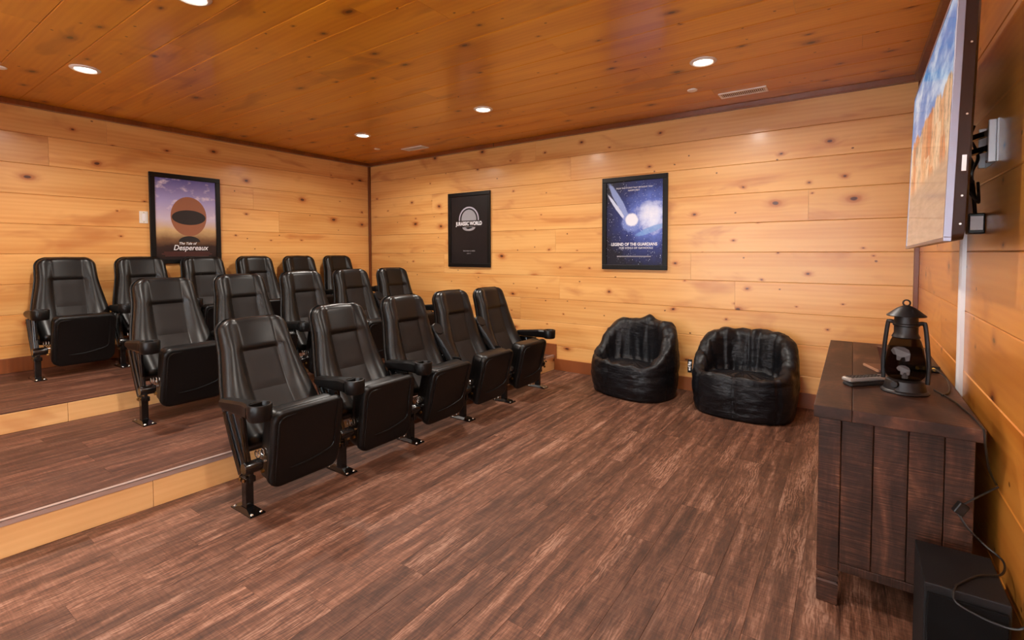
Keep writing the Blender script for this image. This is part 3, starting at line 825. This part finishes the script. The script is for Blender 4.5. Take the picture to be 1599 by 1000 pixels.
def ell(cx, cz, a, b, n=40, t0=0, t1=2 * pi): return [(cx + a * cos(t0 + (t1 - t0) * k / n), cz + b * sin(t0 + (t1 - t0) * k / n)) for k in range(n if abs(t1 - t0 - 2 * pi) < .01 else n + 1)]
# poster on the left wall (local x = +y world)
e, pr = poster((XL + .001, 2.213, 1.60), pi / 2, .645, .895, 'black framed film poster with bronze orb under lilac sky', gradient_print('poster_lilac_sky', 'sky'))
flat('printed_orb', ell(.02, .03, .165, .20), M['print_bronze'], pr)
flat('printed_band', ell(.02, .02, .155, .075), M['print_dark'], pr, .0129)
flat('printed_dome', ell(.02, -.23, .10, .06, 24, 0, pi), M['print_dark'], pr, .0124)
text('title_lettering', 'The Tale of', .034, M['textw'], pr, pm(.0, -.245), .25, bold=.0004)
text('title_lettering', 'Despereaux', .074, M['textw'], pr, pm(.03, -.29), .25, .88, .0006)
for zc, wd in ((-.335, .21), (-.352, .23), (-.369, .2)): flat('printed_credit_line', [(-wd, zc - .004), (wd, zc - .004), (wd, zc + .004), (-wd, zc + .004)], M['print_rust'], pr)
# posters on the back wall
e, pr = poster((-3.785, YB - .001, 1.53), 0, .65, .895, 'near-black framed film poster with silver ring emblem and lettering', gradient_print('poster_near_black', 'black'))
ring = ell(0, .12, .155, .155, 32, -.15, pi + .15) + list(reversed(ell(0, .12, .138, .138, 32, -.15, pi + .15)))
flat('printed_ring', ring, M['print_silver'], pr)
flat('printed_disc', ell(0, .125, .115, .115), M['textg'], pr)
flat('printed_plaque', [(-.19, .035), (.19, .035), (.20, .11), (-.20, .11)], M['print_dark'], pr, .0129)
text('title_lettering', 'JURASSIC WORLD', .062, M['textw'], pr, pm(0, .072), 0, .80, .0018)
flat('printed_swash', ell(0, .03, .10, .045, 24, pi, 2 * pi), M['textg'], pr)
text('tagline_lettering', 'THE PARK IS OPEN', .022, M['textg'], pr, pm(0, -.255)); text('tagline_lettering', 'JUNE 12', .018, M['textg'], pr, pm(0, -.285))
e, pr = poster((-1.732, YB - .001, 1.535), 0, .648, .895, 'black framed film poster with blue starry snow swirl', gradient_print('poster_starry_blue', 'night'))
text('credit_lettering', 'FROM THE STUDIO THAT BROUGHT YOU', .019, M['textw'], pr, pm(0, .338)); text('credit_lettering', 'HAPPY FEET', .022, M['textw'], pr, pm(0, .312))
text('title_lettering', 'LEGEND OF THE GUARDIANS', .040, M['textw'], pr, pm(0, -.205), 0, .86, .0008)
text('title_lettering', "THE OWLS OF GA'HOOLE", .024, M['textw'], pr, pm(.02, -.24), 0, 1.2)
flat('printed_credit_line', [(-.17, -.325), (.17, -.325), (.17, -.316), (-.17, -.316)], M['textg'], pr)

# switch plate on the left wall
e = empty('switch_plate', (XL, 1.845, 1.602), 'cream wall switch plate beside the bronze orb poster', 'switch')
MB().box(0, .006, -.036, .036, -.058, .058).build('plate', M['cream'], e, bevel=.003)
MB().box(.006, .010, -.016, .016, -.033, .033).build('rocker', M['white'], e, bevel=.002)
for zz in (-.046, .046): MB().lathe([(.0005, 0), (.0035, 0), (.003, .0015), (.0005, .0016)], (.006, 0, zz), 8, 'x').build('screw', M['steel'], e)

# ------------------------------------------------------------------ television on its bracket
TVW, TVH = 1.28, .747
tv = empty('television', (.213, 2.51, 1.272), 'large flat television with silver bezel on the right wall', 'television')
# local: x = towards far end (+y world), y = out of screen (-x world), z up, origin at bottom centre of the screen face
tn_, tf_ = Vector((.211, 1.87, 1.281)), Vector((.214, 3.15, 1.266))
tax = (tf_ - tn_).normalized(); taz = Vector((.027, 0, 1)); taz = (taz - tax * taz.dot(tax)).normalized()
tv.matrix_world = frame_m((tn_ + tf_) / 2, tax, taz.cross(tax), taz)
hw = TVW / 2
MB().box(-hw, hw, -.018, .0, 0, .012).box(-hw, hw, -.018, .0, TVH - .012, TVH).box(-hw, -hw + .012, -.018, 0, .012, TVH - .012).box(hw - .012, hw, -.018, 0, .012, TVH - .012).build('bezel', M['silver'], tv, bevel=.001)
t = NT('tv_picture')
o = t.n('TexCoord').outputs['Object']; s = t.n('SeparateXYZ'); t.l(o, s.inputs[0])
uu = t.math('MULTIPLY', s.outputs[0], -1); vv = t.math('DIVIDE', s.outputs[2], TVH)
n = t.noise(t.vmul(o, (2.5, 1, 7)), 1.2, 5, .6)
sky = t.mix(t.ss(n, .42, .66), rgb(40, 128, 190), rgb(196, 214, 228))
vb = t.n('TexVoronoi', distance='CHEBYCHEV'); t.l(t.vmul(o, (7, 0, 5)), vb.inputs['Vector']); vb.inputs['Scale'].default_value = 1
sc_ = t.n('SeparateColor'); t.l(vb.outputs['Color'], sc_.inputs[0])
n2 = t.noise(t.vmul(o, (26, 1, 12)), 1.0, 5, .75)
bld = t.ramp(sc_.outputs[0], [(0, rgb(226, 204, 170)), (.3, rgb(204, 150, 106)), (.5, rgb(186, 112, 74)), (.7, rgb(222, 196, 158)), (1, rgb(150, 136, 120))])
bld = t.mix(t.math('MULTIPLY', t.ss(n2, .46, .62), .75), bld, rgb(92, 82, 76))
road = t.mix(t.noise(t.vmul(o, (3, 1, 30)), 1.4, 4, .6), rgb(92, 84, 78), rgb(186, 164, 140))
sk = t.math('ADD', vv, t.math('MULTIPLY_ADD', t.noise(t.vmul(o, (6, 0, 0)), 1, 2), .22, -.11))
c = t.mix(t.ss(sk, .66, .68), bld, sky); c = t.mix(t.ss(vv, .38, .30), c, road)
t.b.inputs['Base Color'].default_value = (.01, .01, .01, 1); t.b.inputs['Roughness'].default_value = .12
t.l(c, t.b.inputs['Emission Color']); t.b.inputs['Emission Strength'].default_value = .85
M['screen'] = t.m
MB().box(-hw + .012, hw - .012, -.012, -.002, .012, TVH - .012).build('screen', M['screen'], tv)
mb = MB(); L = []
for d, ins in ((-.018, .002), (-.045, .006), (-.056, .05), (-.066, .16)):
    L.append([(xv, d, zv + TVH / 2) for xv, zv in rrect(hw - ins, TVH / 2 - ins, .02)])
mb.loops(L); bk = mb.build('back_housing', M['tvback'], tv, True)
for zz in (.05, .13, .36, .56): MB().lathe([(.0005, 0), (.003, 0), (.003, .001), (.0005, .001)], (-hw + .004, -.035, zz), 8, 'x').build('screw', M['steel'], bk)
MB().box(-hw + .003, -hw + .0055, -.040, -.030, .20, .245).build('side_label', M['white'], bk)
br_ = empty('tv_wall_bracket', (XR, 2.34, 1.62), 'bright steel bracket plate holding the television to the wall', 'bracket')
MB().box(-.004, 0, -.095, .095, -.07, .07).build('wall_plate', M['bracket'], br_)
for yv in (-.085, .07): MB().box(-.024, -.004, yv, yv + .012, -.07, .07).build('flange', M['bracket'], br_, bevel=.002)
MB().tube([(-.02, -.05, .03), (-.06, .05, .03), (-.105, .12, .03)], .012, 8).build('arm', M['steel'], br_, True)
MB().tube([(-.02, -.05, -.02), (-.06, .05, -.02), (-.105, .12, -.02)], .012, 8).build('arm', M['blackmetal'], br_, True)
MB().box(-.112, -.098, .05, .16, -.20, .20).build('tv_rail', M['blackmetal'], br_, bevel=.003)
for yv, zv in ((-.06, .05), (-.06, -.05), (.05, .05), (.05, -.05)): MB().lathe([(.0005, 0), (.006, 0), (.005, -.004), (.0005, -.005)], (-.004, yv, zv), 8, 'x').build('bolt', M['steel'], br_)
ps = empty('power_brick', (XR, 2.44, 1.345), 'small black power brick with pale face below the bracket', 'power brick')
MB().box(-.045, -.0, -.03, .03, -.03, .045).build('body', M['cable'], ps, bevel=.004)
MB().box(-.040, -.006, -.0315, -.0298, -.016, .034).build('face_label', M['white'], ps)
pts = spline([(.345, 2.40, 1.70), (.32, 2.36, 1.62), (.335, 2.33, 1.55), (.33, 2.37, 1.48), (.35, 2.33, 1.43), (.33, 2.30, 1.46), (.34, 2.36, 1.50), (.35, 2.40, 1.46), (.36, 2.43, 1.39)], 6)
tag(MB().tube(pts, .006, 6).build('television_cable', M['cable'], None, True), 'looped black cable bundle hanging behind the television', 'cable')
pts = spline([(.34, 2.42, 1.66), (.35, 2.34, 1.58), (.33, 2.31, 1.52), (.345, 2.35, 1.45), (.35, 2.31, 1.42), (.345, 2.28, 1.45), (.35, 2.33, 1.49)], 6)
tag(MB().tube(pts, .005, 6).build('signal_cable', M['cable'], None, True), 'thin black signal cable coiled under the bracket plate', 'cable')
cr = MB().loops([[(XR, 2.745, z), (XR - .013, 2.747, z), (XR - .019, 2.757, z), (XR - .019, 2.778, z), (XR - .013, 2.788, z), (XR, 2.79, z)] for z in (.12, 1.62)])
tag(cr.build('cable_raceway', M['white']), 'white vertical cable cover strip on the right wall', 'cable cover')

# ------------------------------------------------------------------ media console
CX0, CX1, CY0, CY1, CZT = -.104, .335, 1.982, 3.515, .72
con = empty('media_console', ((CX0 + CX1) / 2, (CY0 + CY1) / 2, 0), 'dark rough sawn wooden media console under the television', 'cabinet')
def cpart(name, mb, parent=None, bevel=.002, mat='console'):
    """world-coordinate mesh re-centred on its own middle, grain along its longest side"""
    lo = [min(v[i] for v in mb.v) for i in range(3)]; hi = [max(v[i] for v in mb.v) for i in range(3)]
    c = Vector([(a + b) / 2 for a, b in zip(lo, hi)]); ext = [b - a for a, b in zip(lo, hi)]
    k = ext.index(max(ext)); ax = [X, Y, Z][k]; ay = [Y, Z, X][k]; az = [Z, X, Y][k]
    fm = frame_m(c, ax, ay, az); inv = fm.inverted()
    mb.v = [tuple(inv @ Vector(v)) for v in mb.v]
    o = mb.build(name, M[mat], parent or con, bevel=bevel)
    base = parent.matrix_basis if parent and parent is not con else Matrix.Identity(4)
    o.matrix_local = (Matrix.Translation(-Vector(con.location)) @ fm) if (parent is None or parent is con) else base.inverted() @ (Matrix.Translation(-Vector(con.location)) @ fm)
    return o
for x0, x1 in ((CX0, .006), (.0065, CX1)): cpart('top_board', MB().box(x0, x1, CY0, CY1, CZT - .042, CZT), bevel=.003)
PZ = CZT - .0425
bx0, bx1, by0, by1 = -.09, .322, 2.035, 3.46
def leg(x0, x1, y0, y1):
    l_ = cpart('leg', MB().box(x0, x1, y0, y1, .128, PZ), bevel=.003)
    mb = MB(); L = []
    for z, i_ in ((0, .006), (.004, .002), (.075, .0), (.082, .004), (.086, .004), (.089, 0), (.104, 0), (.107, .004), (.111, .004), (.114, 0), (.128, 0)):
        L.append([(x0 + i_, y0 + i_, z), (x1 - i_, y0 + i_, z), (x1 - i_, y1 - i_, z), (x0 + i_, y1 - i_, z)])
    mb.loops(L); cpart('foot', mb, l_, 0)
leg(bx0, bx0 + .066, by0, by0 + .066); leg(bx0, bx0 + .066, by1 - .066, by1); leg(bx1 - .066, bx1, by1 - .066, by1)
jx = [-.0235, .0675, .160, .2495, .3215]
for a, b in zip(jx, jx[1:]): cpart('end_board', MB().box(a + .001, b - .001, by0 + .004, by0 + .022, .158 if b < .3 else .0, PZ), bevel=.0025)
cpart('bottom_rail', MB().box(-.0235, .2495, by0 + .002, by0 + .024, .128, .157))
for k in range(4):
    a = bx0 + .067 + (.2765 - .067) * 0; 
for k in range(4):
    x0 = -.023 + .086 * k; cpart('end_board', MB().box(x0 + .001, x0 + .085, by1 - .022, by1 - .004, .14, PZ), bevel=.0025)
cpart('floor_panel', MB().box(bx0 + .024, bx1 - .014, by0 + .068, by1 - .068, .14, .16)); cpart('back_panel', MB().box(bx1 - .013, bx1 - .004, by0 + .023, by1 - .067, .14, PZ))
nd = 3; dw = (by1 - by0 - .132) / nd
for k in range(nd):
    y0 = by0 + .066 + dw * k
    d_ = cpart('door', MB().box(bx0 + .004, bx0 + .022, y0 + .003, y0 + dw - .003, .145, PZ - .004), bevel=.003)
    hy = y0 + (.05 if k else dw - .05)
    cpart('handle', MB().box(bx0 - .012, bx0 + .0035, hy - .008, hy + .008, .50, .56), d_, .003, 'blackmetal')

# lantern on the console
lx, ly = .168, 2.36
ln = empty('lantern', (lx, ly, CZT), 'matte black metal lantern with bear cutouts on the console', 'lantern', None, -.35)
MB().lathe([(.0005, .0), (.072, 0), (.075, .004), (.072, .009), (.066, .012), (.058, .046), (.050, .052), (.0005, .052)], n=36).build('base', M['lantern'], ln, True)
gl = [(.050, .053), (.060, .066), (.064, .085), (.062, .12), (.055, .165), (.046, .195), (.040, .208)]
MB().lathe(gl + [(r - .0012, z) for r, z in reversed(gl)], n=36, closed=True).build('glass_globe', M['glass'], ln, True)
MB().lathe([(.041, .206), (.044, .210), (.040, .218), (.037, .225), (.037, .250), (.041, .253), (.041, .258), (.037, .262), (.036, .290), (.0005, .290)], n=32).build('chimney', M['lantern'], ln, True)
MB().lathe([(.060, .288), (.061, .291), (.030, .318), (.012, .328), (.0005, .330)], n=32).build('cap', M['lantern'], ln, True)
MB().tube([(.011 * cos(a * pi / 8), 0, .338 + .011 * sin(a * pi / 8)) for a in range(17)], .003, 6).build('ring', M['lantern'], ln, True)
for sgn in (-1, 1):
    MB().tube(spline([(sgn * .068, 0, .042), (sgn * .070, 0, .12), (sgn * .058, 0, .252), (sgn * .050, 0, .264), (sgn * .036, 0, .262)], 5), .0075, 8).build('side_tube', M['lantern'], ln, True)
MB().lathe([(.0005, 0), (.013, 0), (.013, -.012), (.011, -.015), (.0005, -.015)], (-.012, -.056, .036), 16, 'y').build('wick_knob', M['lantern'], ln, True)
cd_ = MB().lathe([(.010, .052), (.010, .078), (.004, .082), (.003, .095), (.0005, .100)], n=12).build('flame_bulb', M['white'], ln, True)
for (cxx, czz, sc, yy_) in ((.004, .155, 1.05, -.0632), (.014, .095, .7, -.0672)):
    bear = [(-.030, .006), (-.022, .018), (-.008, .024), (.010, .022), (.022, .014), (.026, .0), (.024, -.024), (.014, -.026), (.012, -.012), (.002, -.014), (-.002, -.026), (-.012, -.025), (-.012, -.008), (-.022, -.006)]
    mb = MB(); yb = yy_
    mb.prism([(cxx + a * sc, czz + b * sc) for a, b in bear], lambda a, b: (a, yb * math.sqrt(max(.05, 1 - (a / .075) ** 2)) + .0008, b), lambda a, b: (a, yb * math.sqrt(max(.05, 1 - (a / .075) ** 2)) - .0008, b))
    mb.build('bear_cutout', M['frost'], ln)

# remotes and clutter beside the lantern
def remote(name, loc, rz, L_, W_, mat, label):
    e = empty(name, loc, label, 'remote control', None, rz)
    mb = MB(); LL = []
    for z, i_ in ((0, .004), (.004, 0), (.012, 0), (.016, .003)): LL.append([(a, b, z) for a, b in rrect(L_ / 2 - i_, W_ / 2 - i_, .010)])
    mb.loops(LL); mb.build('body', M[mat], e, True)
    for r_ in range(9):
        for c_ in range(3): MB().box(-.006, .004, -.003, .003, 0, .0025).build('key', M['key'], e, loc=(-L_ / 2 + .022 + r_ * (L_ - .04) / 8.4, (c_ - 1) * .013, .016))
    return e
remote('remote_control', (.049, 2.398, CZT), .76, .175, .046, 'key', 'black remote control lying underneath the silver one')
remote('remote_control', (.046, 2.393, CZT + .0187), .79, .18, .046, 'remote_s', 'silver remote control lying on top beside the lantern')
e = empty('flip_case', (.118, 2.75, CZT), 'open brown case with tan edge behind the lantern', 'case', None, -1.2)
MB().box(-.075, .075, -.045, .045, 0, .012).build('case_body', M['browncase'], e, bevel=.003)
lid = MB().box(-.075, .075, -.004, .004, 0, .085).build('case_lid', M['browncase'], e, bevel=.002); lid.location = (0, .030, .013); lid.rotation_euler.x = .25
MB().box(-.07, .07, -.050, -.0452, .002, .012).build('case_edge', M['tan'], e)
e = empty('media_player', (.255, 2.86, CZT), 'small black media player with yellow plugs behind the lantern', 'media player', None, .1)
MB().box(-.06, .06, -.06, .06, 0, .028).build('body', M['cable'], e, bevel=.004)
for k in range(3):
    MB().lathe([(.0005, -.075), (.006, -.075), (.006, -.058), (.0005, -.058)], (-.02 + .028 * k, 0, .016), 10, 'y').build('plug', M['amberlabel'], e, True)
pts = spline([(.275, 2.785, CZT + .016), (.30, 2.70, CZT + .03), (.32, 2.62, CZT + .012), (.315, 2.52, CZT + .004), (.300, 2.42, CZT + .004), (.275, 2.36, CZT + .004)], 8)
tag(MB().tube(pts, .0032, 6).build('player_cable', M['cable'], None, True), 'thin black cable curling behind the lantern', 'cable')
pts = spline([(.262, 2.44, CZT + .0035), (.295, 2.32, CZT + .0035), (.318, 2.15, CZT + .0035), (.325, 2.02, CZT + .0035), (.328, 1.976, CZT - .004), (.330, 1.972, CZT - .04), (.345, 2.0, .60), (.372, 2.06, .535)], 8)
tag(MB().tube(pts, .0032, 6).build('lamp_cable', M['cable'], None, True), 'black cable draped over the near edge of the console', 'cable')
e = empty('subwoofer_cable', (.283, 2.0, .44), 'black cable with an inline plug hanging to the subwoofer', 'cable')
def rel(p): return Vector(p) - Vector((.283, 2.0, .44))
MB().tube([rel(p) for p in spline([(.374, 2.045, .535), (.33, 2.02, .505), (.290, 2.0, .475)], 6)], .0028, 6).build('upper_cord', M['cable'], e, True)
MB().tube([rel(p) for p in spline([(.278, 1.998, .446), (.30, 1.99, .41), (.34, 1.985, .37), (.370, 1.94, .357), (.352, 1.86, .3562), (.30, 1.82, .3562), (.245, 1.735, .3562), (.238, 1.715, .3562), (.232, 1.697, .352), (.234, 1.694, .335), (.25, 1.688, .325), (.30, 1.685, .312), (.345, 1.683, .312), (.368, 1.68, .33), (.383, 1.66, .35)], 8)], .0028, 6).build('lower_cord', M['cable'], e, True)
pg = MB().box(-.014, .014, -.010, .010, -.018, .018).build('inline_plug', M['cable'], e, bevel=.003); pg.location = rel((.284, 1.999, .461)); pg.rotation_euler = (0, .5, .2)

# subwoofer
sw = empty('subwoofer', (.26, 1.826, 0), 'black box subwoofer on the floor beside the console', 'speaker')
MB().box(-.086, .086, -.115, .126, .008, .352).build('cabinet', M['subwoofer'], sw, bevel=.003)
MB().box(-.080, .080, -.127, -.1155, .016, .330).build('grille', M['grille'], sw, bevel=.003)
for a in (-.065, .065):
    for b in (-.095, .105): MB().lathe([(.0005, 0), (.012, 0), (.012, .0085), (.0005, .0085)], (a, b, 0), 10).build('foot', M['cable'], sw)
